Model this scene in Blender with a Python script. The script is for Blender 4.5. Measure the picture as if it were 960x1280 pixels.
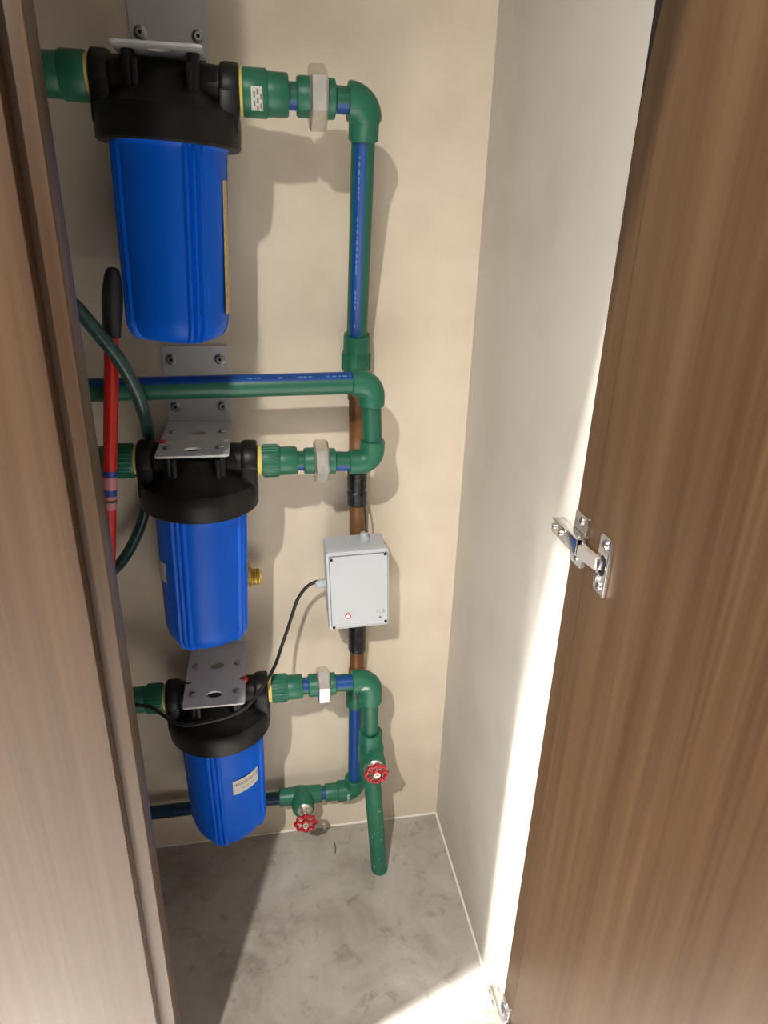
import bpy, bmesh, math, random
from math import sin, cos, pi, radians as rad, sqrt
from mathutils import Vector as V, Matrix, Euler
from mathutils.geometry import tessellate_polygon

for o in list(bpy.data.objects):
    bpy.data.objects.remove(o, do_unlink=True)
S = bpy.context.scene
C = S.collection
random.seed(4)

# ------------------------------------------------------------------ camera
FPX = 853.5                                   # focal length in pixels of the 960x1280 frame
yaw, pitch, roll = rad(10.657), rad(23.284), rad(1.72)
fwd = V((sin(yaw)*cos(pitch), cos(yaw)*cos(pitch), -sin(pitch)))
r0 = V((cos(yaw), -sin(yaw), 0)); u0 = r0.cross(fwd)
rgt = r0*cos(roll) + u0*sin(roll); upv = u0*cos(roll) - r0*sin(roll)
CAM = V((0, -1.1, 1.2254))
cd = bpy.data.cameras.new('camera'); cam = bpy.data.objects.new('camera', cd); C.objects.link(cam)
cd.sensor_fit = 'VERTICAL'; cd.sensor_height = 36; cd.lens = FPX/1280*36
cd.clip_start = .01
cam.matrix_world = Matrix(((rgt.x, upv.x, -fwd.x, CAM.x), (rgt.y, upv.y, -fwd.y, CAM.y), (rgt.z, upv.z, -fwd.z, CAM.z), (0, 0, 0, 1)))
S.camera = cam

# ------------------------------------------------------------------ light
S.view_settings.view_transform = 'Standard'; S.view_settings.look = 'None'
S.view_settings.gamma = 1; S.view_settings.use_curve_mapping = False
S.view_settings.exposure = 0.0
w = bpy.data.worlds.new('room_ambient'); S.world = w; w.use_nodes = True
bg = w.node_tree.nodes['Background']; bg.inputs[0].default_value = (1, .95, .90, 1); bg.inputs[1].default_value = .38

def spot(name, loc, axis, half, energy, blend, size, col):
    l = bpy.data.lights.new(name, 'SPOT'); o = bpy.data.objects.new(name, l); C.objects.link(o)
    o.location = loc; o.rotation_euler = V(axis).to_track_quat('-Z', 'Y').to_euler()
    l.energy = energy; l.spot_size = 2*half; l.spot_blend = blend; l.shadow_soft_size = size; l.color = col
    return o
# two ceiling lights of the room outside the cupboard, then an added fill
spot('room_downlight', (-.55, -1.85, 2.35), (.1, .06, -1), rad(72.5), 252, 1.0, .03, (1, .945, .87))
spot('wall_spotlight', (-1.6, -1.0, 2.4), (.496, -.769, -.403), rad(64.1), 300, .006, .012, (1, .97, .93))
spot('door_fill_light', (-.85, -.75, 2.4), (0, 0, -1), rad(42), 1000, 1.0, .02, (1, .96, .91))  # added lamp, brightens the room floor and the foot of the doors

# ------------------------------------------------------------------ materials
def mat(name, col, rough=.5, metal=0., spec=.5, emit=None, clear=0):
    m = bpy.data.materials.new(name); m.use_nodes = True
    b = m.node_tree.nodes['Principled BSDF']
    b.inputs['Base Color'].default_value = (*col, 1); b.inputs['Roughness'].default_value = rough
    b.inputs['Metallic'].default_value = metal; b.inputs['Specular IOR Level'].default_value = spec
    b.inputs['Coat Weight'].default_value = clear
    if emit: b.inputs['Emission Color'].default_value = (*emit[0], 1); b.inputs['Emission Strength'].default_value = emit[1]
    return m

def noisy(m, cols, scale, detail=4, rough=.55, pos=(.35, .65), stretch=(1, 1, 1), bump=0., dist=0.0, bscale=None):
    nt = m.node_tree; n = nt.nodes; L = nt.links; b = n['Principled BSDF']
    tc = n.new('ShaderNodeTexCoord'); mp = n.new('ShaderNodeMapping'); mp.inputs['Scale'].default_value = stretch
    L.new(tc.outputs['Object'], mp.inputs[0])
    no = n.new('ShaderNodeTexNoise'); no.inputs['Scale'].default_value = scale; no.inputs['Detail'].default_value = detail
    no.inputs['Roughness'].default_value = rough; no.inputs['Distortion'].default_value = dist
    L.new(mp.outputs[0], no.inputs['Vector'])
    cr = n.new('ShaderNodeValToRGB'); L.new(no.outputs['Fac'], cr.inputs[0])
    e = cr.color_ramp.elements; k = len(cols)
    e[0].position, e[1].position = pos
    e[0].color = (*cols[0], 1); e[1].color = (*cols[-1], 1)
    for i in range(1, k-1):
        x = e.new(pos[0]+(pos[1]-pos[0])*i/(k-1)); x.color = (*cols[i], 1)
    L.new(cr.outputs[0], b.inputs['Base Color'])
    if bump:
        no2 = n.new('ShaderNodeTexNoise'); no2.inputs['Scale'].default_value = bscale or scale; no2.inputs['Detail'].default_value = 5
        L.new(mp.outputs[0], no2.inputs['Vector'])
        bp = n.new('ShaderNodeBump'); bp.inputs['Strength'].default_value = bump; bp.inputs['Distance'].default_value = .01
        L.new(no2.outputs['Fac'], bp.inputs['Height']); L.new(bp.outputs[0], b.inputs['Normal'])
    return m

M = {}
M['wall'] = noisy(mat('wall_paint', (.7, .62, .5), .75, spec=.25), [(.66, .575, .455), (.70, .615, .495), (.73, .645, .525)], 9, bump=.06, bscale=30)
M['side'] = noisy(mat('side_wall_paint', (.7, .66, .6), .6, spec=.3), [(.56, .52, .465), (.60, .56, .505), (.62, .58, .525)], 6, bump=.05, bscale=25)
M['caulk'] = mat('caulk', (.78, .74, .68), .6)
M['tile'] = noisy(mat('polished_pale_tile', (.72, .7, .66), .25), [(.84, .82, .78), (.88, .86, .82)], 3)
M['dark'] = mat('gap_shade', (.02, .013, .008), .8)

def floor_mat():
    m = mat('concrete_floor', (.4, .38, .35), .55, spec=.3)
    nt = m.node_tree; n = nt.nodes; L = nt.links; b = n['Principled BSDF']
    tc = n.new('ShaderNodeTexCoord')
    def noise(s, d, r, dist=0):
        a = n.new('ShaderNodeTexNoise'); a.inputs['Scale'].default_value = s; a.inputs['Detail'].default_value = d
        a.inputs['Roughness'].default_value = r; a.inputs['Distortion'].default_value = dist
        L.new(tc.outputs['Object'], a.inputs['Vector']); return a
    def ramp(src, stops):
        c = n.new('ShaderNodeValToRGB'); L.new(src.outputs['Fac'], c.inputs[0]); e = c.color_ramp.elements
        e[0].position, e[0].color = stops[0][0], (*stops[0][1], 1); e[1].position, e[1].color = stops[-1][0], (*stops[-1][1], 1)
        for p, col in stops[1:-1]:
            x = e.new(p); x.color = (*col, 1)
        return c
    a = ramp(noise(7, 8, .62, .6), [(.32, (.27, .24, .205)), (.46, (.375, .345, .305)), (.56, (.42, .39, .35)), (.70, (.50, .47, .43))])
    c2 = ramp(noise(26, 8, .72, .5), [(.32, (.58, .53, .48)), (.44, (1, 1, 1)), (.8, (1.06, 1.06, 1.06))])
    mx = n.new('ShaderNodeMix'); mx.data_type = 'RGBA'; mx.blend_type = 'MULTIPLY'; mx.inputs[0].default_value = .75
    L.new(a.outputs[0], mx.inputs[6]); L.new(c2.outputs[0], mx.inputs[7]); L.new(mx.outputs[2], b.inputs['Base Color'])
    bp = n.new('ShaderNodeBump'); bp.inputs['Strength'].default_value = .12; bp.inputs['Distance'].default_value = .01
    L.new(noise(45, 6, .6).outputs['Fac'], bp.inputs['Height']); L.new(bp.outputs[0], b.inputs['Normal'])
    return m
M['floor'] = floor_mat()

def wood(name, dark, mid, light, rough):
    m = mat(name, mid, rough, spec=.4)
    nt = m.node_tree; n = nt.nodes; L = nt.links; b = n['Principled BSDF']
    tc = n.new('ShaderNodeTexCoord')
    def band(scale, st, detail, dist):
        mp = n.new('ShaderNodeMapping'); mp.inputs['Scale'].default_value = st
        L.new(tc.outputs['Object'], mp.inputs[0])
        a = n.new('ShaderNodeTexNoise'); a.inputs['Scale'].default_value = scale; a.inputs['Detail'].default_value = detail
        a.inputs['Distortion'].default_value = dist; a.inputs['Roughness'].default_value = .6
        L.new(mp.outputs[0], a.inputs['Vector']); return a
    a = band(30, (1, 1, .03), 3, .1); f = band(170, (1, 1, .012), 3, 0)
    ma = n.new('ShaderNodeMath'); ma.operation = 'MULTIPLY_ADD'; ma.inputs[1].default_value = .35
    L.new(f.outputs['Fac'], ma.inputs[0])
    mb = n.new('ShaderNodeMath'); mb.operation = 'MULTIPLY'; mb.inputs[1].default_value = .65
    L.new(a.outputs['Fac'], mb.inputs[0]); L.new(mb.outputs[0], ma.inputs[2])
    cr = n.new('ShaderNodeValToRGB'); L.new(ma.outputs[0], cr.inputs[0]); e = cr.color_ramp.elements
    e[0].position = .36; e[0].color = (*dark, 1); e[1].position = .64; e[1].color = (*light, 1)
    x = e.new(.49); x.color = (*mid, 1)
    L.new(cr.outputs[0], b.inputs['Base Color'])
    return m
M['wood'] = wood('walnut_veneer', (.054, .026, .0110), (.070, .0365, .0165), (.090, .050, .0245), .40)
M['green'] = noisy(mat('green_plastic_fitting', (.014, .14, .08), .42), [(.012, .125, .07), (.016, .15, .088)], 40)
M['green_pipe'] = mat('dark_green_pipe', (.012, .115, .07), .4)
M['navy'] = mat('navy_stripe', (.003, .035, .085), .4)
M['blue_stripe'] = mat('blue_stripe', (.004, .06, .27), .4)
M['blue'] = mat('blue_bowl_plastic', (.001, .11, .68), .38, spec=.18)
M['black'] = noisy(mat('black_plastic', (.006, .006, .006), .45, spec=.35), [(.004, .004, .004), (.008, .008, .008)], 60)
M['rubber'] = mat('black_rubber', (.012, .013, .016), .5)
M['tape'] = noisy(mat('black_tape', (.01, .01, .011), .3), [(.006, .006, .007), (.02, .02, .022)], 60, stretch=(1, 1, 4), bump=.3)
M['yellow'] = mat('yellow_thread_seal', (.75, .58, .16), .6)
M['plate'] = noisy(mat('grey_painted_steel', (.42, .42, .43), .4, .15), [(.55, .55, .555), (.62, .62, .625)], 20)
M['steel'] = noisy(mat('nickel_steel', (.8, .76, .7), .26, .85), [(.72, .68, .62), (.86, .82, .76)], 50)
M['chrome'] = mat('bright_hinge_steel', (.78, .77, .75), .22, 1)
M['screw'] = mat('screw_steel', (.45, .45, .45), .32, 1)
M['hole'] = mat('hole_black', (.004, .004, .004), .8)
M['copper'] = noisy(mat('aged_copper', (.2, .09, .03), .45, .3), [(.11, .042, .012), (.19, .08, .026), (.30, .16, .07)], 25, stretch=(1, 1, .4), pos=(.3, .75))
M['brass'] = mat('brass', (.8, .6, .17), .32, .65)
M['red'] = mat('red_wheel_enamel', (.40, .008, .018), .28, clear=.4)
M['redtube'] = mat('red_tube', (.52, .012, .008), .35)
M['hose'] = noisy(mat('dark_green_hose', (.012, .05, .045), .35), [(.008, .03, .03), (.018, .075, .065)], 90, stretch=(1, 1, 1))
M['box'] = mat('light_grey_abs', (.51, .55, .59), .4)
M['white'] = mat('white_sticker', (.62, .6, .56), .5)
M['ylabel'] = noisy(mat('yellow_sticker', (.6, .43, .13), .5), [(.45, .33, .12), (.66, .5, .2)], 120)
M['ink'] = mat('dark_ink', (.05, .03, .025), .6)
M['ink_groove_grey'] = mat('grey_ink_and_groove_shade', (.2, .2, .2), .6)
M['led'] = mat('lit_red_lamp', (1, .5, .4), .4, emit=((1, .75, .68), 2.2))
M['ledring'] = mat('red_lamp_ring', (.7, .03, .015), .35)
M['cblue'] = mat('sleeve_blue', (.02, .05, .28), .45)
M['cpink'] = mat('sleeve_pink', (.5, .2, .26), .5)
M['beige'] = mat('nickel_cover', (.82, .76, .66), .35, .8)
M['cpale'] = mat('pale_blue_print', (.12, .25, .55), .5)
M['faded'] = noisy(mat('faded_white_print', (.3, .38, .34), .6), [(.06, .2, .13), (.36, .42, .38), (.46, .5, .46)], 260, pos=(.38, .55))
M['redclip'] = mat('red_button', (.55, .02, .02), .4)

# ------------------------------------------------------------------ mesh helpers
class MB:
    def __init__(s): s.v = []; s.f = []; s.m = []
    def add(s, vs, fs, mi=0):
        k = len(s.v); s.v += [V(p) for p in vs]
        for i, f in enumerate(fs):
            s.f.append([k+j for j in f]); s.m.append(mi if isinstance(mi, int) else mi[i])
        return s
    def tube(s, path, r, n=28, mi=0, stripe=None, caps=True):
        path = [V(p) for p in path]; N = len(path); rs = r if isinstance(r, (list, tuple)) else [r]*N
        t = []
        for i in range(N):
            a = path[max(i-1, 0)]; b = path[min(i+1, N-1)]; d = (b-a)
            if d.length < 1e-9: d = t[-1] if t else V((0, 0, 1))
            t.append(d.normalized())
        ref = V((0, -1, 0)) if abs(t[0].y) < .9 else V((0, 0, 1))
        nx = (ref - t[0]*ref.dot(t[0])).normalized(); vs = []; fr = []
        for i in range(N):
            nx = (nx - t[i]*nx.dot(t[i])).normalized(); ny = t[i].cross(nx); fr.append((nx.copy(), ny))
            vs += [path[i] + (nx*cos(2*pi*j/n) + ny*sin(2*pi*j/n))*rs[i] for j in range(n)]
        fs = []; ms = []
        for i in range(N-1):
            for j in range(n):
                fs.append([i*n+j, i*n+(j+1) % n, (i+1)*n+(j+1) % n, (i+1)*n+j])
                if stripe:
                    a = 2*pi*(j+.5)/n; d = fr[i][0]*cos(a)+fr[i][1]*sin(a); ms.append(1 if d.dot(V(stripe[0]).normalized()) > cos(rad(stripe[1])) else 0)
                else: ms.append(mi)
        if caps:
            fs.append(list(range(n))[::-1]); ms.append(mi); fs.append([(N-1)*n+j for j in range(n)]); ms.append(mi)
        return s.add(vs, fs, ms)
    def cyl(s, a, b, r, n=28, mi=0, bev=0.0):
        a, b = V(a), V(b); d = (b-a).normalized()
        if bev: return s.tube([a, a, a+d*bev, b-d*bev, b, b], [.0, r-bev, r, r, r-bev, 0.], n, mi, caps=False)
        return s.tube([a, b], r, n, mi)
    def lathe(s, prof, o=(0, 0, 0), axis='Z', n=48, mi=0):
        o = V(o); vs = []
        for r, h in prof:
            for j in range(n):
                a = 2*pi*j/n; x, y = r*cos(a), r*sin(a)
                vs.append(o + {'Z': V((x, y, h)), 'X': V((h, x, y)), 'Y': V((y, h, x))}[axis])
        fs = []
        for i in range(len(prof)-1):
            for j in range(n): fs.append([i*n+j, i*n+(j+1) % n, (i+1)*n+(j+1) % n, (i+1)*n+j])
        fs.append(list(range(n))[::-1]); k = (len(prof)-1)*n; fs.append([k+j for j in range(n)])
        return s.add(vs, fs, mi)
    def box(s, lo, hi, bev=0., mi=0, rot=None, seg=2):
        bm = bmesh.new(); bmesh.ops.create_cube(bm, size=1)
        lo, hi = V(lo), V(hi); c = (lo+hi)/2; d = hi-lo
        for v in bm.verts: v.co = V((v.co.x*d.x, v.co.y*d.y, v.co.z*d.z))
        if bev: bmesh.ops.bevel(bm, geom=bm.edges[:], offset=bev, segments=seg, affect='EDGES', profile=.5)
        if rot: bmesh.ops.rotate(bm, cent=(0, 0, 0), matrix=Euler(rot).to_matrix(), verts=bm.verts)
        bm.verts.index_update()
        s.add([v.co+c for v in bm.verts], [[v.index for v in f.verts] for f in bm.faces], mi); bm.free(); return s
    def plate(s, outline, holes, thick, fn, mi=0):
        """flat sheet with real holes; outline/holes are 2D loops, fn maps (u, v, w) to 3D"""
        loops = [outline]+holes; flat = [p for l in loops for p in l]
        tris = tessellate_polygon([[V((p[0], p[1], 0)) for p in l] for l in loops])
        k = len(flat)
        vs = [fn(p[0], p[1], 0) for p in flat]+[fn(p[0], p[1], thick) for p in flat]
        fs = [list(t)[::-1] for t in tris]+[[i+k for i in t] for t in tris]
        b = 0
        for l in loops:
            n = len(l)
            for i in range(n): fs.append([b+i, b+(i+1) % n, k+b+(i+1) % n, k+b+i])
            b += n
        return s.add(vs, fs, mi)

def link(name, m, mats, parent=None, local=False, angle=38, kind=None):
    me = bpy.data.meshes.new(name)
    off = V((0, 0, 0))
    if parent is not None and not local:
        p = parent
        while p.parent: p = p.parent
        off = p.location.copy()
    me.from_pydata([tuple(v-off) for v in m.v], [], m.f)
    if not isinstance(mats, (list, tuple)): mats = [mats]
    for x in mats: me.materials.append(M[x])
    me.polygons.foreach_set('material_index', m.m)
    bm = bmesh.new(); bm.from_mesh(me)
    bmesh.ops.recalc_face_normals(bm, faces=bm.faces); bm.to_mesh(me); bm.free()
    me.shade_smooth(); me.set_sharp_from_angle(angle=rad(angle)); me.update()
    o = bpy.data.objects.new(name, me); C.objects.link(o)
    if parent is not None: o.parent = parent
    if kind: o['kind'] = kind
    return o

def tag(o, label, cat, group=None):
    o['label'] = label; o['category'] = cat
    if group: o['group'] = group
    return o
def thing(name, loc, label, cat, group=None):
    o = bpy.data.objects.new(name, None); C.objects.link(o); o.location = loc; o.empty_display_size = .02
    return tag(o, label, cat, group)

def rrect(x0, x1, y0, y1, r, n=5):
    out = []
    for cx, cy, a0 in ((x1-r, y1-r, 0), (x0+r, y1-r, 90), (x0+r, y0+r, 180), (x1-r, y0+r, 270)):
        for i in range(n+1):
            a = rad(a0+90*i/n); out.append((cx+r*cos(a), cy+r*sin(a)))
    return out
def ell(cx, cy, a, b, n=20): return [(cx+a*cos(2*pi*i/n), cy+b*sin(2*pi*i/n)) for i in range(n)]
def spline(pts, n=10):
    P = [V(p) for p in pts]; P = [P[0]*2-P[1]]+P+[P[-1]*2-P[-2]]; out = []
    for i in range(1, len(P)-2):
        for k in range(n):
            t = k/n; a, b, c, d = P[i-1:i+3]
            out.append(.5*((2*b)+(c-a)*t+(2*a-5*b+4*c-d)*t*t+(3*b-a-3*c+d)*t**3))
    out.append(P[-2]); return out
def textmesh(body, size):
    cu = bpy.data.curves.new('lettering', 'FONT'); cu.body = body; cu.size = size; cu.align_x = 'CENTER'; cu.align_y = 'CENTER'
    o = bpy.data.objects.new('lettering', cu); C.objects.link(o)
    bpy.context.view_layer.update()
    me = o.evaluated_get(bpy.context.evaluated_depsgraph_get()).to_mesh()
    vs = [v.co.copy() for v in me.vertices]; fs = [list(p.vertices) for p in me.polygons]
    bpy.data.objects.remove(o, do_unlink=True); return vs, fs

# ------------------------------------------------------------------ setting
RW = .347
FY = -.44           # front end of the painted side wall
def struct(name, m, mats): return link(name, m, mats, kind='structure')
struct('floor', MB().box((-.85, -.52, -.06), (RW+.08, .06, 0)), 'floor')
struct('floor_room', MB().box((-2.4, -3.4, -.06), (2.4, -.5205, -.002)), 'tile')
struct('wall_back', MB().box((-.85, 0, 0), (RW+.08, .06, 2.12)), 'wall')
struct('wall_right', MB().box((RW, FY, 0), (RW+.08, 0, 2.12)), 'side')
struct('wall_left', MB().box((-.85, -.50, 0), (-.77, 0, 2.12)), 'side')
struct('ceiling', MB().box((-.85, -.50, 2.06), (RW+.08, 0, 2.12)), 'side')
struct('trim_1', MB().tube([(RW-.0008, -.438, .0012), (RW-.0008, -.002, .0012)], .0034, 10).tube([(-.76, -.001, .0006), (RW-.002, -.001, .0006)], .0026, 8), 'caulk')
# wooden stile the hinges sit on: flush with the painted wall, scribed away from it near the top
m = MB()
oz = [(-.4412, 0), (-.4412, 1.305), (-.4475, 1.36), (-.4575, 1.42), (-.47, 1.5), (-.47, 2.12), (-.4768, 2.12), (-.4768, 0)]
m.plate(oz, [], .03, lambda u, v, t: V((RW-.0006+t, u, v)))
struct('trim_2', m, 'wood')
struct('gap_shade_strip', MB().box((RW+.0003, FY-.0009, 0), (RW+.03, FY-.0001, 2.12)), 'dark')  # dark strip on the wall end, shade of the open gap as colour
# header above the opening and centre mullion with its reveal
struct('trim_4', MB().box((-.85, -.50, 1.98), (RW+.08, -.468, 2.12)), 'wood')
struct('trim_5', MB().box((-.196, -.50, 0), (-.149, -.466, 1.98), .0015), 'wood')
# closed leaf beside the mullion
d = struct('door_1', MB().box((-.76, -.5195, .004), (-.1665, -.5012, 1.98), .0012), 'wood')
# open leaf
dr = struct('door_2', MB().box((RW-.0004, -.925, .004), (RW+.019, -.4769, 1.98)), 'wood')

# ------------------------------------------------------------------ hinges
def hinge(zc, label):
    X = RW-.0006
    t = thing('cabinet_hinge', (X, -.455, zc), label, 'hinge')
    m = MB()                                  # winged mounting plate
    m.plate(rrect(-.472, -.442, zc-.031, zc+.031, .003), [ell(-.457, zc+.022, .0036, .0036, 12), ell(-.457, zc-.022, .0036, .0036, 12)], -.0022, lambda u, v, w: V((X+w, u, v)))
    m.box((X-.007, -.474, zc-.0075), (X-.0005, -.425, zc+.0075), .0008)
    m.box((X-.0042, -.4735, zc+.010), (X-.001, -.4705, zc+.030), .0006)
    link('mounting_plate', m, 'chrome', t)
    for s in (1, -1):
        sc = link('screw', MB().lathe([(.0001, -.0050), (.0028, -.0048), (.0046, -.0034), (.0048, -.0020)], (X, -.457, zc+s*.022), 'X', 14), 'chrome', t)
    # arm: folded channel over the plate
    m = MB()
    m.box((X-.0150, -.478, zc-.0095), (X-.0136, -.413, zc+.0095), .0006)
    m.box((X-.0142, -.476, zc+.0082), (X-.003, -.416, zc+.0097), .0005)
    m.box((X-.0142, -.476, zc-.0097), (X-.003, -.416, zc-.0082), .0005)
    m.box((X-.0165, -.450, zc+.0060), (X-.0140, -.414, zc+.0097), .0008)
    a = link('hinge_arm', m, 'chrome', t)
    for y in (-.420, -.438): link('adjusting_screw', MB().cyl((X-.0175, y, zc), (X-.0145, y, zc), .0036, 14, 0, .0006), 'screw', a)
    # link that swings to the cup
    D = RW-.0004
    m = MB().plate([(-.4825, -.0155), (-.5130, -.0095), (-.5130, -.0040), (-.4825, -.0070)], [], .0140, lambda u, v, w: V((X+v, u, zc-.0085+w)))
    link('link_cover', m, 'beige', t, angle=20)
    m = MB().box((X-.008, -.5200, zc-.0062), (X-.0005, -.4750, zc+.0045), .0010); link('link', m, 'chrome', t)
    # cup flange screwed to the door
    m = MB()
    m.plate(rrect(-.529, -.504, zc-.035, zc+.031, .005), [ell(-.516, zc-.003, .0080, .0120, 20)], -.0026, lambda u, v, w: V((D+w, u, v)))
    m.box((D-.0050, -.5300, zc-.0345), (D-.0002, -.5262, zc+.0305), .0009)
    m.box((D-.0058, -.5125, zc-.0235), (D-.002, -.5065, zc-.0150), .0015)
    fl = link('cup_flange', m, 'chrome', t)
    for z in (.0215, -.0270): link('screw', MB().lathe([(.0001, -.0062), (.0032, -.0058), (.0052, -.004), (.0054, -.0022)], (D, -.5155, zc+z), 'X', 14), 'chrome', fl)
    link('cup', MB().lathe([(.0120, -.0008), (.0118, -.0004)], (D, -.516, zc-.003), 'X', 20), 'hole', fl)
    return t
hinge(.900, 'steel concealed hinge halfway up the brown door')
hinge(.050, 'steel concealed hinge beside the concrete floor')

# ------------------------------------------------------------------ filter brackets
BX = -.097
def bracket(z, label, screws, top):
    t = thing('filter_bracket', (BX, 0, z), label, 'bracket')
    hw = .0495
    holes = [ell(0, -.073, .0125, .0085), ell(0, -.152, .0125, .0085)]
    # notched outline of the shelf, seen from above
    o = rrect(-hw, hw, -.181, -.004, .005); out = []
    def notch(sx): return [(sx*hw, -.1185), (sx*(hw-.008), -.1185), (sx*(hw-.0105), -.1145), (sx*(hw-.008), -.1105), (sx*hw, -.1105)]
    n = 6
    tr, tl, bl, br = o[:n], o[n:2*n], o[2*n:3*n], o[3*n:]
    out = tr+tl+notch(-1)[::-1]+bl+br+notch(1)
    m = MB().plate(out, holes, .003, lambda u, v, w: V((BX+u, v, z+w)))
    link('shelf_plate', m, 'plate', t, angle=30)
    m = MB().plate(rrect(-hw, hw, 0, top, .005), [], .003, lambda u, v, w: V((BX+u, -w-.0005, z+v)))
    for sx in (-.027, .027): m.box((BX+sx-.0025, -.0045, z+.001), (BX+sx+.0025, -.001, z+.0065), .0008)
    link('wall_plate', m, 'plate', t, angle=30)
    for sz in screws:
        for sx in (-.0365, .0365):
            p = V((BX+sx, -.0035, z+sz))
            s = link('wall_screw', MB().lathe([(.0085, 0), (.0085, -.0012), (.006, -.002), (.0058, -.0045), (.0045, -.0058), (.0024, -.0058), (.0022, -.003)], p, 'Y', 20), 'screw', t)
            link('screw_socket', MB().lathe([(.0026, -.0052), (.0025, -.0061)], p, 'Y', 6), 'hole', s)
    for sx in (-.036, .036):
        for sy in (-.070, -.147):
            p = V((BX+sx, sy, z+.003))
            link('shelf_bolt', MB().lathe([(.0066, -.0002), (.0066, .0012), (.005, .0022), (.0046, .0034), (.0001, .0036)], p, 'Z', 18), 'screw', t)
    return t
PZ = (1.393, .9165, .4925)
bracket(PZ[0], 'grey steel angle bracket carrying the uppermost blue filter', (.044, .1), .125)
bracket(PZ[1], 'grey steel angle bracket crossed by the long green pipe', (.0265, .1005), .1215)
bracket(PZ[2], 'grey steel angle bracket directly under the middle blue filter', (.0265, .1005), .1215)

# ------------------------------------------------------------------ blue filter housings (local frame: origin on the port axis)
FX, FYC = -.095, -.110
def bowl_mesh():
    n = 288; m = MB(); prof = []
    for i in range(9): prof.append((.0682-.0032*i/8, -.058-(.205)*i/8, .0032))
    prof = [(.0715, -.050, 0), (.0715, -.0655, 0), (.0695, -.0675, .001)] + [(r, h-.012 if k == 0 else h, a) for k, (r, h, a) in enumerate(prof)][0:]
    rb = prof[-1][0]
    for i in range(1, 9):
        a = i/8*pi/2; R = .030
        prof.append((rb-R*.62*(1-cos(a)), -.263-R*1.15*sin(a), .0032+.0042*(i/8)))
    prof.append((.034, -.3005, .0045)); prof.append((.030, -.3015, 0)); prof.append((.0005, -.3015, 0))
    vs = []
    for r, h, amp in prof:
        for j in range(n):
            a = 360*j/n; q = (a+45) % 90-45; e = 0
            for c in (-7.5, 0, 7.5):
                x = abs(q-c)
                if x < 3.1: e = max(e, min(1, (3.1-x)/1.1))
            flat = .0010*(cos(rad(4*a))) if amp else 0
            rr = r+amp*e+flat; vs.append(V((rr*sin(rad(a)), -rr*cos(rad(a)), h)))
    fs = []
    for i in range(len(prof)-1):
        for j in range(n): fs.append([i*n+j, i*n+(j+1) % n, (i+1)*n+(j+1) % n, (i+1)*n+j])
    m.add(vs, fs); return m
def patch(az0, az1, z0, z1, r, n=14, th=.0005):
    m = MB(); vs = []; fs = []
    for i in range(n+1):
        a = rad(az0+(az1-az0)*i/n)
        for z in (z0, z1):
            for rr in (r, r+th): vs.append(V((rr*sin(a), -rr*cos(a), z)))
    for i in range(n):
        k = 4*i; fs += [[k+1, k+5, k+7, k+3], [k, k+2, k+6, k+4], [k, k+4, k+5, k+1], [k+2, k+3, k+7, k+6]]
    fs += [[0, 1, 3, 2], [4*n, 4*n+2, 4*n+3, 4*n+1]]
    return m.add(vs, fs)
def wrap_text(body, size, az, z, r):
    vs, fs = textmesh(body, size); m = MB()
    return m.add([V((r*sin(rad(az)+v.x/r), -r*cos(rad(az)+v.x/r), z+v.y)) for v in vs], fs)

bowl_me = None
def filter_housing(z, tilt, ribaz, label, zplate):
    global bowl_me
    t = thing('water_filter', (FX, FYC, z), label, 'water filter', None)
    t.rotation_euler = (0, rad(tilt), 0)
    # head: ring, shoulder, dome
    m = MB().lathe([(.072, -.0655), (.0835, -.0665), (.0862, -.064), (.0868, -.045), (.0862, -.031), (.0835, -.0275), (.075, -.0255), (.068, -.018), (.052, -.006), (.040, .004), (.036, .010), (.0001, .011)], n=72)
    cap = link('cap', m, 'black', t, True)
    m = MB().lathe([(.026, -.070), (.0265, -.045), (.0265, .045), (.026, .070)], axis='X', n=36)
    for sx in (-.030, .030): m.box((sx-.004, -.050, -.03), (sx+.004, .050, .018), .002)
    m.box((-.05, -.004, -.02), (.05, .004, .018), .002)
    link('port_bridge', m, 'black', cap, True)
    for s in (-1, 1):
        m = MB().lathe([(.023, s*.0850), (.0275, s*.0850), (.030, s*.0835), (.0308, s*.081), (.0308, s*.067), (.029, s*.063), (.024, s*.06)], axis='X', n=36)
        m.box((s*.073-.0115, -.0305, -.05), (s*.073+.0115, .0305, 0), .004)
        link('port_collar', m, 'black', cap, True)
    top = zplate-z-.0002
    for sx in (-.036, .036):
        for sy in (-.037, .040):
            link('mounting_post', MB().cyl((sx-.002, sy, -.03), (sx-.002, sy, top+.001), .0075, 14), 'black', cap, True)
    if bowl_me is None:
        b = link('bowl', bowl_mesh(), 'blue', t, True, 30); bowl_me = b.data
    else:
        b = bpy.data.objects.new('bowl', bowl_me); C.objects.link(b); b.parent = t
    b.rotation_euler = (0, 0, rad(ribaz))
    return t, cap, b

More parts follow.
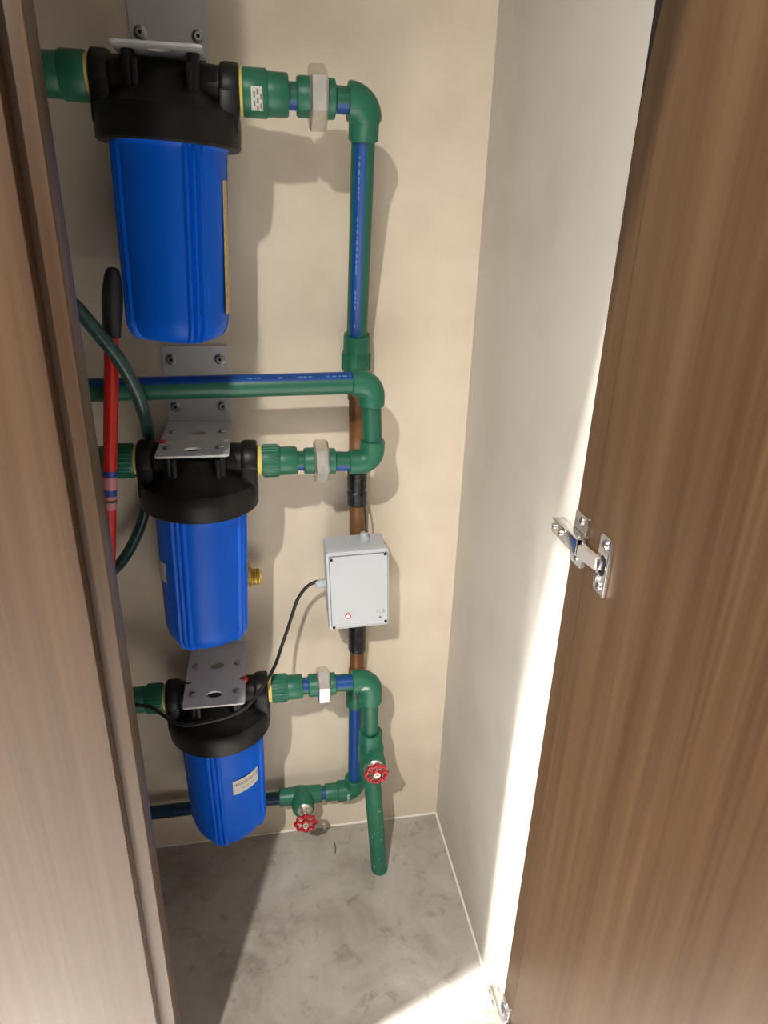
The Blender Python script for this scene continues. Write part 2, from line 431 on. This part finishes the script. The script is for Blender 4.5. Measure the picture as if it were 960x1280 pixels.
f1, cap1, b1 = filter_housing(1.3655, 2.2, 27, 'blue water filter with yellow side sticker, uppermost of the three', PZ[0])
f2, cap2, b2 = filter_housing(.8885, 1.7, -26, 'blue water filter beside the small brass tap', PZ[1])
f3, cap3, b3 = filter_housing(.4650, -.4, -11, 'blue water filter with printed white sticker, lowest above the floor', PZ[2])
link('side_sticker', patch(71, 101, -.262, -.100, .0672), 'ylabel', f1, True)
link('side_sticker', patch(-78, -52, -.182, -.150, .0669), 'white', f2, True)
lb = link('printed_sticker', patch(14, 60, -.170, -.140, .0674), 'white', f3, True)
link('lettering', wrap_text('PERFORMANCE', .0074, 37, -.150, .0681), 'ink', lb, True)
link('lettering', wrap_text('water filter', .0062, 40, -.1605, .0681), 'ink_groove_grey', lb, True)
for cap, sx in ((cap2, -.0485), (cap3, .0465)):
    link('pressure_button', MB().lathe([(.0055, 0), (.0055, .028), (.0045, .0325), (.0001, .033)], (sx, -.006, 0), 'Z', 16), 'redclip', cap, True)

# ------------------------------------------------------------------ pipe fittings
PY = FYC
def xlathe(prof, y, z, x0=0, n=40): return MB().lathe([(r, x0+h) for r, h in prof], (0, y, z), 'X', n)
def ribbed(m, x0, x1, y, z, r, n=26, side=1):
    for k in range(n):
        a = 2*pi*k/n
        p = V((0, r*cos(a), r*sin(a)))
        m.tube([V((x0, y, z))+p, V((x1, y, z))+p], .0013, 6)
def hexnut(x0, x1, y, z, rc, a0):
    m = MB(); bm = bmesh.new(); prof = [(rc-.004, x0), (rc, x0+.003), (rc, x1-.003), (rc-.004, x1)]
    bm.free(); vs = []; n = 6
    # inner ring chamfered: circular bevel approximated on the corners
    ring = []
    for r, h in prof:
        for k in range(n):
            a = rad(a0+60*k); vs.append(V((h, y+r*cos(a), z+r*sin(a))))
    fs = []
    for i in range(3):
        for k in range(n): fs.append([i*n+k, i*n+(k+1) % n, (i+1)*n+(k+1) % n, (i+1)*n+k])
    fs.append(list(range(n))); fs.append([3*n+k for k in range(n)])
    return m.add(vs, fs)
def elbow_path(p, da, db, la, lb, R=.020, n=9):
    """from p+da*la round the corner p to p+db*lb"""
    p, da, db = V(p), V(da).normalized(), V(db).normalized()
    th = math.acos(max(-1, min(1, da.dot(db)))); k = R/math.tan(th/2)
    a = p+da*k; b = p+db*k; c = p+(da+db).normalized()*(R/sin(th/2)); out = [p+da*la]
    for i in range(n+1):
        t = i/n; q = (a-c).lerp(b-c, t).normalized()*R
        ang = t
        # slerp
        w = pi-th; va, vb = (a-c), (b-c)
        q = (va*sin((1-t)*w)+vb*sin(t*w))/sin(w); out.append(c+q)
    out.append(p+db*lb); return out
def elbow(p, da, db, la=.030, lb=.030, r=.0222, rb=None):
    p, da, db = V(p), V(da).normalized(), V(db).normalized()
    path = elbow_path(p, da, db, la, lb)
    a0, b0 = path[0], path[-1]
    path = [a0, a0-da*.0015]+path[1:-1]+[b0-db*.0015, b0]
    rs = [r-.0012]+[r]*(len(path)-2)+[r-.0012]
    if rb:
        path = path[:-2]+[path[-3]+db*.004, b0-db*.0015, b0]; rs = [r-.0012]+[r]*(len(path)-4)+[rb, rb, rb-.0012]
    return MB().tube(path, rs, 36)

def outlet(t, z, zr, nutrot, ribs, ex, stripe, k=1., xs=0., rp=.0155):
    """threaded adapter, union and stub between a filter's right port and its elbow"""
    sl = (zr-z)/(ex+.007); zz = lambda x: z+sl*(x+.007)
    y = PY
    def P2(pts): return [(r*k, h) for r, h in pts]
    link('thread_seal', xlathe([(.019, -.0105), (.0228, -.010), (.0248*k+.0014, -.0065+xs), (.0245*k, -.002+xs)], y, zz(-.005)), 'yellow', t)
    m = xlathe(P2([(.018, -.0035+xs), (.0262, -.003+xs), (.0272, xs), (.0272, .022), (.0258, .024)]), y, zz(.01))
    if ribs: ribbed(m, -.001+xs, .021, y, zz(.01), .0272*k)
    m.lathe(P2([(.0240, .022), (.0247, .024), (.0244, .0475), (.0228, .0495), (.0165, .0497)]), (0, y, zz(.036)), 'X', 40)
    link('threaded_adapter', m, 'green', t)
    pm = MB().tube([(.048, y, zz(.048)), (.072, y, zz(.072))], rp, 32, 0, (stripe, 42)); link('pipe_stub', pm, ['green_pipe', 'blue_stripe'], t)
    m = xlathe(P2([(.0165, .0595), (.0215, .0598), (.0232, .0625), (.0232, .078)]), y, zz(.068)); link('union_collar', m, 'green', t)
    link('union_nut', hexnut(.0745, .0972, y, zz(.086), .0375*k, nutrot), 'steel', t, angle=20)
    m = xlathe(P2([(.0222, .094), (.0232, .0965), (.0226, .107), (.0165, .109)]), y, zz(.102)); link('union_collar', m, 'green', t)
    pm = MB().tube([(.106, y, zz(.106)), (ex-.015, y, zz(ex))], rp, 32, 0, (stripe, 42)); link('pipe_stub', pm, ['green_pipe', 'blue_stripe'], t)

def inlet(z, label, ribs, k=1.):
    t = thing('inlet_pipe', (-.2, PY, z), label, 'pipe', None)
    y = PY
    link('thread_seal', xlathe([(.019, -.1795), (.0228, -.180), (.0245*k, -.1825), (.024*k, -.188)], y, z), 'yellow', t)
    m = xlathe([(r*k, h) for r, h in ((.018, -.1840), (.0262, -.1845), (.0272, -.188), (.0272, -.212), (.0258, -.214), (.0240, -.2142), (.0247, -.216), (.0244, -.2375), (.0225, -.2395), (.0165, -.24))], y, z)
    if ribs: ribbed(m, -.187, -.211, y, z, .0272*k)
    link('threaded_adapter', m, 'green', t)
    link('pipe', MB().tube([(-.236, y, z), (-.6, y, z+.004)], .0150, 28, 0, ((0, 0, 1), 40)), ['green_pipe', 'blue_stripe'], t)
inlet(1.3690, 'dark green pipe adapter on the uppermost filter, beside the mullion', False)
inlet(.8910, 'ribbed green pipe adapter half hidden behind the red pole', True, .9)
inlet(.4650, 'ribbed green pipe adapter on the lowest filter with cable crossing it', True, .9)

Xd, Zd, Zu = V((1, 0, 0)), V((0, 0, -1)), V((0, 0, 1))
# upper outlet run: elbow, leaning pipe, coupling
t = thing('outlet_pipe_run', (.146, PY, 1.36), 'green outlet pipe with silver nut dropping from the uppermost filter', 'pipe')
outlet(t, 1.3625, 1.3600, 28, False, .146, (.0, -.5, -1), 1.0, -.003, .0158)
e1 = V((.1455, PY, 1.3600)); cpt = V((.1502, -.030, 1.0560)); dn = (cpt-e1).normalized()
link('elbow', elbow(e1, -Xd, dn, .021, .044, .0228, .0198), 'green', t)
link('pipe', MB().tube([e1+dn*.04, cpt+dn*.01], .0157, 36, 0, ((-.42, -1, 0), 33)), ['green_pipe', 'blue_stripe'], t)
m = MB().tube([cpt-dn*.003, cpt-dn*.003, cpt, cpt+dn*.026], [.0155, .0195, .0205, .0205], 36)
m.tube([cpt+dn*.024, cpt+dn*.027, cpt+dn*.055, cpt+dn*.058], [.0205, .0222, .0222, .02], 36)
q1, q2 = cpt+dn*.028, cpt+dn*.054
for k in range(24):
    a = 2*pi*k/24; p = V((cos(a), sin(a), 0))*.0222; m.tube([q1+p, q2+p], .0012, 6)
link('coupling', m, 'green', t)

# middle run: long horizontal pipe, two elbows, filter 2 outlet
t = thing('looped_pipe_run', (.164, PY, .8785), 'long green pipe with blue stripe looping down into the middle filter', 'pipe')
outlet(t, .8855, .8785, 16, True, .164, (0, -.8, -1), .875, .0, .0150)
e2 = V((.1650, PY, .8785)); e2t = V((.1622, PY, 1.0015))
link('elbow', elbow(e2, -Xd, Zu, .036, .034, .0192), 'green', t)
link('pipe', MB().tube([e2+V((0, 0, .030)), e2t-V((0, 0, .032))], .0147, 32), 'green_pipe', t)
link('elbow', elbow(e2t, -Xd, Zd, .030, .035, .0197), 'green', t)
link('pipe', MB().tube([(.138, PY, 1.0015), (-.6, PY, .9895)], .0163, 36, 0, ((0, -.28, 1), 47)), ['green_pipe', 'blue_stripe'], t)

# lower run: filter 3 outlet, elbow, gate valve, leg into the floor
t = thing('drop_pipe_run', (.1715, PY, .30), 'green pipe with red wheel valve dropping into the concrete floor', 'pipe')
outlet(t, .4645, .4640, 37, True, .1715, (0, -.7, .75), .87, -.001, .0150)
e3 = V((.1715, PY, .4640))
link('elbow', elbow(e3, -Xd, Zd, .034, .046, .0207), 'green', t)
link('pipe', MB().tube([e3-V((0, 0, .04)), (.1735, PY, .33)], .0150, 32), 'green_pipe', t)
v2 = V((.1752, PY, .295))
m = MB().tube([(.1735, PY, .349), (.1735, PY, .349), (.1735, PY, .347), (.1745, PY, .320), (.1752, PY, .31), (.1756, PY, .28), (.1766, PY, .262), (.178, PY, .235), (.178, PY, .235)], [.0155, .0205, .0215, .0215, .024, .024, .0215, .0205, .0155], 36)
m.tube([(v2.x, PY, v2.z), (v2.x+.001, PY-.030, v2.z), (v2.x+.001, PY-.0345, v2.z), (v2.x+.001, PY-.0345, v2.z)], [.0235, .0225, .0205, .014], 36)
vb = link('valve_body', m, 'green', t)
link('pipe', MB().tube([(.1775, PY, .245), (.1972, -.1225, -.004)], .0165, 32), 'green', t)

def handwheel(parent, c, ystem):
    """red lobed wheel, hub and stem pointing at -Y from ystem to c.y"""
    c = V(c); n = 96; k = 10; vs = []; fs = []
    for i in range(n):
        a = 2*pi*i/n; R = .0188+.0016*cos(8*a)
        for j in range(k):
            b = 2*pi*j/k; rr = R+.0034*cos(b); vs.append(c+V((rr*cos(a), .0036*sin(b), rr*sin(a))))
    for i in range(n):
        for j in range(k): fs.append([i*k+j, i*k+(j+1) % k, ((i+1) % n)*k+(j+1) % k, ((i+1) % n)*k+j])
    m = MB().add(vs, fs)
    for q in range(5):
        a = 2*pi*q/5+.3; d = V((cos(a), 0, sin(a))); m.tube([c+d*.005+V((0, -.001, 0)), c+d*.0175], .0024, 8)
    m.lathe([(.0075, .004), (.0085, .002), (.0085, -.003), (.007, -.0045)], c, 'Y', 20)
    wh = link('hand_wheel', m, 'red', parent)
    link('hub_nut', MB().lathe([(.0066, -.0035), (.0066, -.0055), (.004, -.0058), (.0035, -.0085), (.0001, -.0088)], c, 'Y', 8), 'steel', wh)
    m = MB().lathe([(.0158, ystem+.004), (.0158, ystem-.0015), (.0145, ystem-.003), (.0125, ystem-.0005), (.0095, ystem-.0005), (.0095, ystem-.006), (.0065, ystem-.0075), (.0055, ystem-.012), (.0045, c.y)], (c.x, 0, c.z), 'Y', 24)
    link('valve_stem', m, 'steel', parent)
handwheel(t, (v2.x+.002, -.162, v2.z), PY-.0345)

# return run along the wall: copper pipe joint down to the valve and off behind the mullion
BY = -.032
t = thing('return_pipe_run', (.155, BY, .13), 'green pipe with red wheel valve running along the wall behind the lowest filter', 'pipe')
zb = .1300
link('adapter', MB().tube([(.1562, BY, .392), (.1562, BY, .392), (.1562, BY, .389), (.1562, BY, .350), (.1561, BY, .347)], [.013, .018, .019, .019, .014], 32), 'green', t)
link('pipe', MB().tube([(.156, BY, .350), (.1562, BY, .15)], .0138, 36, 0, ((-.25, -1, 0), 42)), ['green_pipe', 'blue_stripe'], t)
link('elbow', elbow((.1565, BY, zb), Zu, -Xd, .034, .036, .0212), 'green', t)
link('pipe_sleeve', xlathe([(.0135, .128), (.0172, .127), (.0176, .124), (.0176, .097), (.0172, .0945), (.0135, .094)], BY, zb), 'green', t)
link('pipe', MB().tube([(.126, BY, zb), (.080, BY, zb)], .0134, 32, 0, ((0, -1, .3), 60)), ['green_pipe', 'blue_stripe'], t)
m = xlathe([(.0135, .0005), (.0168, .0015), (.0176, .004), (.0185, .03), (.021, .043), (.0185, .056), (.0176, .085), (.0168, .087), (.0135, .0875)], BY, zb)
vx = .0478
m.tube([(vx, BY, zb), (vx, BY-.034, zb), (vx, BY-.0385, zb), (vx, BY-.0385, zb)], [.0225, .0222, .0205, .0135], 36)
link('valve_body', m, 'green', t)
handwheel(t, (vx+.002, -.104, zb), BY-.0385)
link('pipe', MB().tube([(.004, BY, zb), (-.6, BY, zb-.002)], .0130, 32, 0, ((0, -1, .55), 75)), ['green_pipe', 'navy'], t)

# copper pipe behind the loop
t = thing('copper_pipe', (.156, -.024, .40), 'brown copper pipe on the wall behind the grey control box', 'pipe')
link('pipe', MB().tube([(.1520, -.026, 1.004), (.1545, -.0235, .82), (.1585, -.0225, .47), (.1575, -.027, .385)], .0136, 28), 'copper', t)
link('ferrule', MB().lathe([(.0138, .955), (.0155, .956), (.0158, .968), (.0172, .97), (.0176, .985), (.017, 1.0)], (.1525, -.026, 0), 'Z', 26), 'copper', t)
link('ferrule', MB().lathe([(.0175, .39), (.0178, .406), (.0168, .412), (.0158, .415), (.0158, .428), (.0145, .431), (.0138, .437)], (.1580, -.0255, 0), 'Z', 26), 'copper', t)
def wrapped(z0, z1):
    rs = []; ps = []
    for i in range(13):
        u = i/12; z = z0+(z1-z0)*u; ps.append((.1545+(.82-z)*.0114, -.0235+.0028*(.82-z), z)); rs.append(.0162+random.uniform(-.0006, .0008)-(.0016 if u in (0, 1) else 0))
    return MB().tube(ps, rs, 28)
link('black_tape_wrap', wrapped(.862, .797), 'tape', t)
link('black_tape_wrap', wrapped(.797, .770), 'tape', t)
link('black_tape_wrap', wrapped(.585, .487), 'tape', t)
link('black_tape_wrap', wrapped(.494, .470), 'tape', t)

# ------------------------------------------------------------------ control box
bc = V((.1485, -.036, .645))
t = thing('control_box', bc, 'light grey control box with lit red lamp on the copper pipe', 'control box')
rotb = rad(-2.0)
def loc(name, m, mats, parent, **k):
    o = link(name, m, mats, parent, local=True, **k); return o
t.rotation_euler = (0, rotb, 0)
hx, hz = .0515, .0735
m = MB().plate(rrect(-hx, hx, -hz, hz, .006), [], .047, lambda u, v, w: V((u, -w, v))); loc('base', m, 'box', t)
def lidloop(k, r): return rrect(-hx-k, hx+k, -hz-k, hz+k, r, 6)
m = MB(); L0 = [(lidloop(.0015, .007), -.046), (lidloop(.0015, .007), -.0605), (lidloop(.0005, .006), -.0625), (lidloop(-.0035, .004), -.0628)]
n = len(L0[0][0]); vs = [V((u, y, v)) for l, y in L0 for u, v in l]; fs = []
for i in range(3):
    for k in range(n): fs.append([i*n+k, i*n+(k+1) % n, (i+1)*n+(k+1) % n, (i+1)*n+k])
fs += [list(range(n)), [3*n+k for k in range(n)]]
lid = loc('lid', m.add(vs, fs), 'box', t)
loc('panel_groove_shade', MB().plate(rrect(-hx+.0030, hx-.0008, -hz+.0018, hz-.0055, .0025), [], .0004, lambda u, v, w: V((u, -.0627-w, v))), 'ink_groove_grey', lid)  # grey border under the panel, shade of the groove put in as colour
loc('front_panel', MB().plate(rrect(-hx+.0045, hx-.002, -hz+.003, hz-.0075, .002), [], .0012, lambda u, v, w: V((u, -.0627-w, v))), 'box', lid)
for sx, sz in ((-hx+.007, hz-.012), (hx-.0055, hz-.009), (-hx+.007, -hz+.004), (hx-.0055, -hz+.007)):
    s = loc('lid_screw', MB().lathe([(.0036, -.062), (.0036, -.0642), (.0028, -.0644), (.0026, -.0632)], (sx, 0, sz), 'Y', 16), 'screw', lid)
    loc('screw_socket', MB().lathe([(.0027, -.0630), (.0026, -.0645)], (sx, 0, sz), 'Y', 12), 'hole', s)
loc('lamp_ring', MB().lathe([(.0050, -.0635), (.0050, -.0662), (.0040, -.0668), (.0031, -.0662)], (-.0195, 0, -.0485), 'Y', 24), 'ledring', lid)
loc('lamp_lens', MB().lathe([(.0031, -.064), (.0030, -.0664), (.0001, -.0670)], (-.0195, 0, -.0485), 'Y', 20), 'led', lid)
loc('test_button', MB().lathe([(.0023, -.0635), (.0022, -.0646), (.0001, -.0648)], (.0365, 0, -.0575), 'Y', 14), 'ink_groove_grey', lid)
for k, (body, du, dv, sz) in enumerate((('A82', .0422, -.0455, .0058), ('1 U', .0366, -.0455, .0056), ('on', .0318, -.0455, .0045))):
    vs, fs = textmesh(body, sz); loc('printing', MB().add([V((du+v.y, -.0641, dv-v.x)) for v in vs], fs), 'ink_groove_grey', lid)
# cable glands
g = loc('cable_gland', MB().lathe([(.007, hz), (.0085, hz+.0005), (.0085, hz+.006), (.0072, hz+.007), (.007, hz+.013), (.0045, hz+.016)], (.0165, -.026, 0), 'Z', 12), 'box', t)
g = loc('cable_gland', MB().lathe([(.0065, -hx), (.0082, -hx-.0005), (.0082, -hx-.006), (.007, -hx-.0065), (.0075, -hx-.013), (.0062, -hx-.0185), (.0035, -hx-.019)], (0, -.028, -.0005), 'X', 12), 'box', t)

# cable from the box, looped under the lowest bracket
c0 = (.079, -.064, .6455)
pts = [(.083, -.064, .6463), (.0769, -.064, .6455), (.062, -.064, .636), (.047, -.062, .612), (.038, -.062, .585), (.0289, -.065, .5574), (.0161, -.08, .5300), (.0053, -.105, .5140), (-.0092, -.135, .5050), (-.0271, -.162, .4970), (-.0451, -.188, .4925), (-.0697, -.2005, .4890), (-.093, -.2045, .4860), (-.1133, -.2055, .4835), (-.138, -.202, .4790), (-.1587, -.192, .4785), (-.178, -.172, .4785), (-.200, -.149, .4785), (-.222, -.1425, .4795), (-.245, -.138, .4815), (-.32, -.125, .49), (-.5, -.12, .53)]
tag(link('control_cable', MB().tube(spline(pts, 8), .0030, 10), 'rubber'), 'thin black cable hanging from the grey control box', 'cable')
pts = [(.1655, -.062, .7300), (.1645, -.062, .745), (.164, -.060, .762), (.1635, -.052, .78), (.163, -.0415, .80), (.1625, -.0400, .82)]
tag(link('sensor_wire', MB().tube(spline(pts, 6), .0014, 8), 'rubber'), 'short black wire rising from the top of the control box', 'wire')

# ------------------------------------------------------------------ brass tap stub on the wall
t = thing('brass_tap', (-.050, 0, .648), 'threaded brass outlet on the wall behind the middle filter', 'tap')
bx, by, bz = -.052, -.036, .6480
m = MB().lathe([(.021, -.0002), (.021, -.003), (.012, -.006), (.011, -.026)], (bx, 0, bz), 'Y', 28)
m.tube(elbow_path((bx, by, bz), (0, 1, 0), (1, 0, 0), .014, .022, .010), .0125, 24)
link('body', m, 'brass', t)
prof = [(.0125, bx+.016), (.0175, bx+.0165), (.0175, bx+.0215)]; link('hex_collar', MB().lathe(prof+[(.013, bx+.022)], (0, by, bz), 'X', 6), 'brass', t, angle=20)
prof = []; x = bx+.020
while x < -.0165: prof += [(.0128, x), (.0150, x+.0011), (.0150, x+.0017), (.0128, x+.0028)]; x += .0028
prof += [(.0128, x), (.0118, x+.0025), (.0085, x+.003), (.0085, x-.004), (.0001, x-.004)]
link('threaded_spout', MB().lathe(prof, (0, by, bz), 'X', 28), 'brass', t, angle=25)

# ------------------------------------------------------------------ red tube leaning in the corner, and hose
top = V((-.1755, -.150, 1.160)); bot = V((-.328, -.185, .0))
ax = (bot-top).normalized(); at = lambda s: top+ax*s
t = thing('red_pole', bot, 'red metal pole with black grip standing behind the mullion', 'pole')
link('tube', MB().tube([at(.07), at(1.155)], .0094, 24), 'redtube', t)
link('grip', MB().tube([at(.0), at(.001), at(.004), at(.012), at(.024), at(.032), at(.05), at(.074), at(.086), at(.087)], [.0005, .005, .0082, .0102, .0118, .0128, .0128, .0115, .0112, .009], 28), 'rubber', t)
link('print_sleeve', MB().tube([at(.268), at(.305)], .0097, 24), 'cblue', t)
link('print_sleeve', MB().tube([at(.274), at(.278), at(.286), at(.294), at(.298)], [.0094, .0098, .0099, .0098, .0094], 24), 'cpink', t)
link('print_sleeve', MB().tube([at(.305), at(.325)], .0097, 24), 'cpink', t)
link('print_sleeve', MB().tube([at(.310), at(.314)], .0099, 24), 'ink', t)
link('foot', MB().tube([at(1.13), at(1.155)], [.011, .011], 20), 'rubber', t)

pts = [(-.33, -.19, 1.23), (-.262, -.20, 1.165), (-.2179, -.198, 1.1207), (-.2083, -.196, 1.1075), (-.1925, -.190, 1.0816), (-.1759, -.178, 1.0491), (-.1640, -.160, 1.0081), (-.1600, -.137, .9660), (-.1650, -.095, .9300), (-.1715, -.055, .9020), (-.1800, -.032, .8400), (-.1920, -.028, .7850), (-.2080, -.030, .7420), (-.2280, -.040, .7070), (-.2500, -.055, .6850), (-.30, -.08, .655), (-.42, -.1, .62)]
tag(link('green_hose', MB().tube(spline(pts, 8), .0088, 18), 'hose'), 'dark green flexible hose curving over the red pole', 'hose')

def cyl_patch(o, ax, ref, r, a0, a1, h0, h1, n=8):
    """thin sticker bent round a pipe: o on the axis, ax the axis, ref the direction of angle 0"""
    o, ax, ref = V(o), V(ax).normalized(), V(ref); ref = (ref-ax*ref.dot(ax)).normalized(); s2 = ax.cross(ref); vs = []; fs = []
    for i in range(n+1):
        a = rad(a0+(a1-a0)*i/n); d = ref*cos(a)+s2*sin(a)
        for h in (h0, h1):
            for rr in (r, r+.0004): vs.append(o+ax*h+d*rr)
    for i in range(n):
        k = 4*i; fs += [[k+1, k+5, k+7, k+3], [k, k+2, k+6, k+4], [k, k+4, k+5, k+1], [k+2, k+3, k+7, k+6]]
    fs += [[0, 1, 3, 2], [4*n, 4*n+2, 4*n+3, 4*n+1]]
    return MB().add(vs, fs)
runs = {o.name: o for o in C.objects}
st = link('fitting_sticker', cyl_patch((0, PY, 1.3622), (1, 0, 0), (0, -1, 0), .0269, -8, 50, .004, .0175), 'white', runs['outlet_pipe_run'])
for k, (h, a) in enumerate(((.0065, 4), (.0065, 24), (.0105, -2), (.0105, 17), (.0105, 36), (.0145, 8), (.0145, 30))):
    link('printing', cyl_patch((0, PY, 1.3622), (1, 0, 0), (0, -1, 0), .0273, a, a+13, h, h+.0022, 3), 'ink_groove_grey', st)
link('fitting_print', cyl_patch((.150, PY, .4640), (1, 0, 0), (0, -1, 0), .0208, -6, 16, .002, .0165), 'faded', runs['drop_pipe_run'])
link('fitting_print', cyl_patch((.134, BY, zb), (1, .0, -.02), (0, -1, 0), .0213, -22, 30, .004, .0085), 'faded', runs['return_pipe_run'])
for k in range(15):
    tt = random.uniform(.3, .95); o = V((.1775, PY, .245)).lerp(V((.1972, -.1225, -.004)), tt); a = random.uniform(-55, 40); w = random.uniform(2, 6); hh = random.uniform(.001, .006)
    link('scuff', cyl_patch(o, V((.0197, -.0125, -.249)), (0, -1, 0), .0165, a, a+w, 0, hh, 2), 'faded', runs['drop_pipe_run'])
# rows of pale factory print along the stripes
def print_row(parent, a, b, r, ref, n):
    a, b = V(a), V(b); ax = (b-a).normalized(); L = (b-a).length; m = MB(); h = 0
    while h < L:
        w = random.uniform(.002, .007); q = cyl_patch(a, ax, ref, r+.0001, -3, 3.5, h, min(L, h+w), 1); m.add(q.v, q.f); h += w+random.uniform(.001, .004)+(random.random() < .12)*.02
    link('stripe_print', m, 'cpale', parent)
print_row(runs['outlet_pipe_run'], e1+dn*.06, cpt-dn*.02, .0157, (-.42, -1, 0), 0)
print_row(runs['looped_pipe_run'], (.13, PY, 1.0013), (-.02, PY, .999), .0163, (0, -.85, 1), 0)

# small shaving left on the floor
tag(link('plastic_shaving', MB().tube(spline([(.112, -.045, .0006), (.1135, -.060, .0012), (.111, -.072, .0006)], 6), .0011, 6), 'green'), 'tiny green plastic shaving lying on the concrete floor', 'debris')
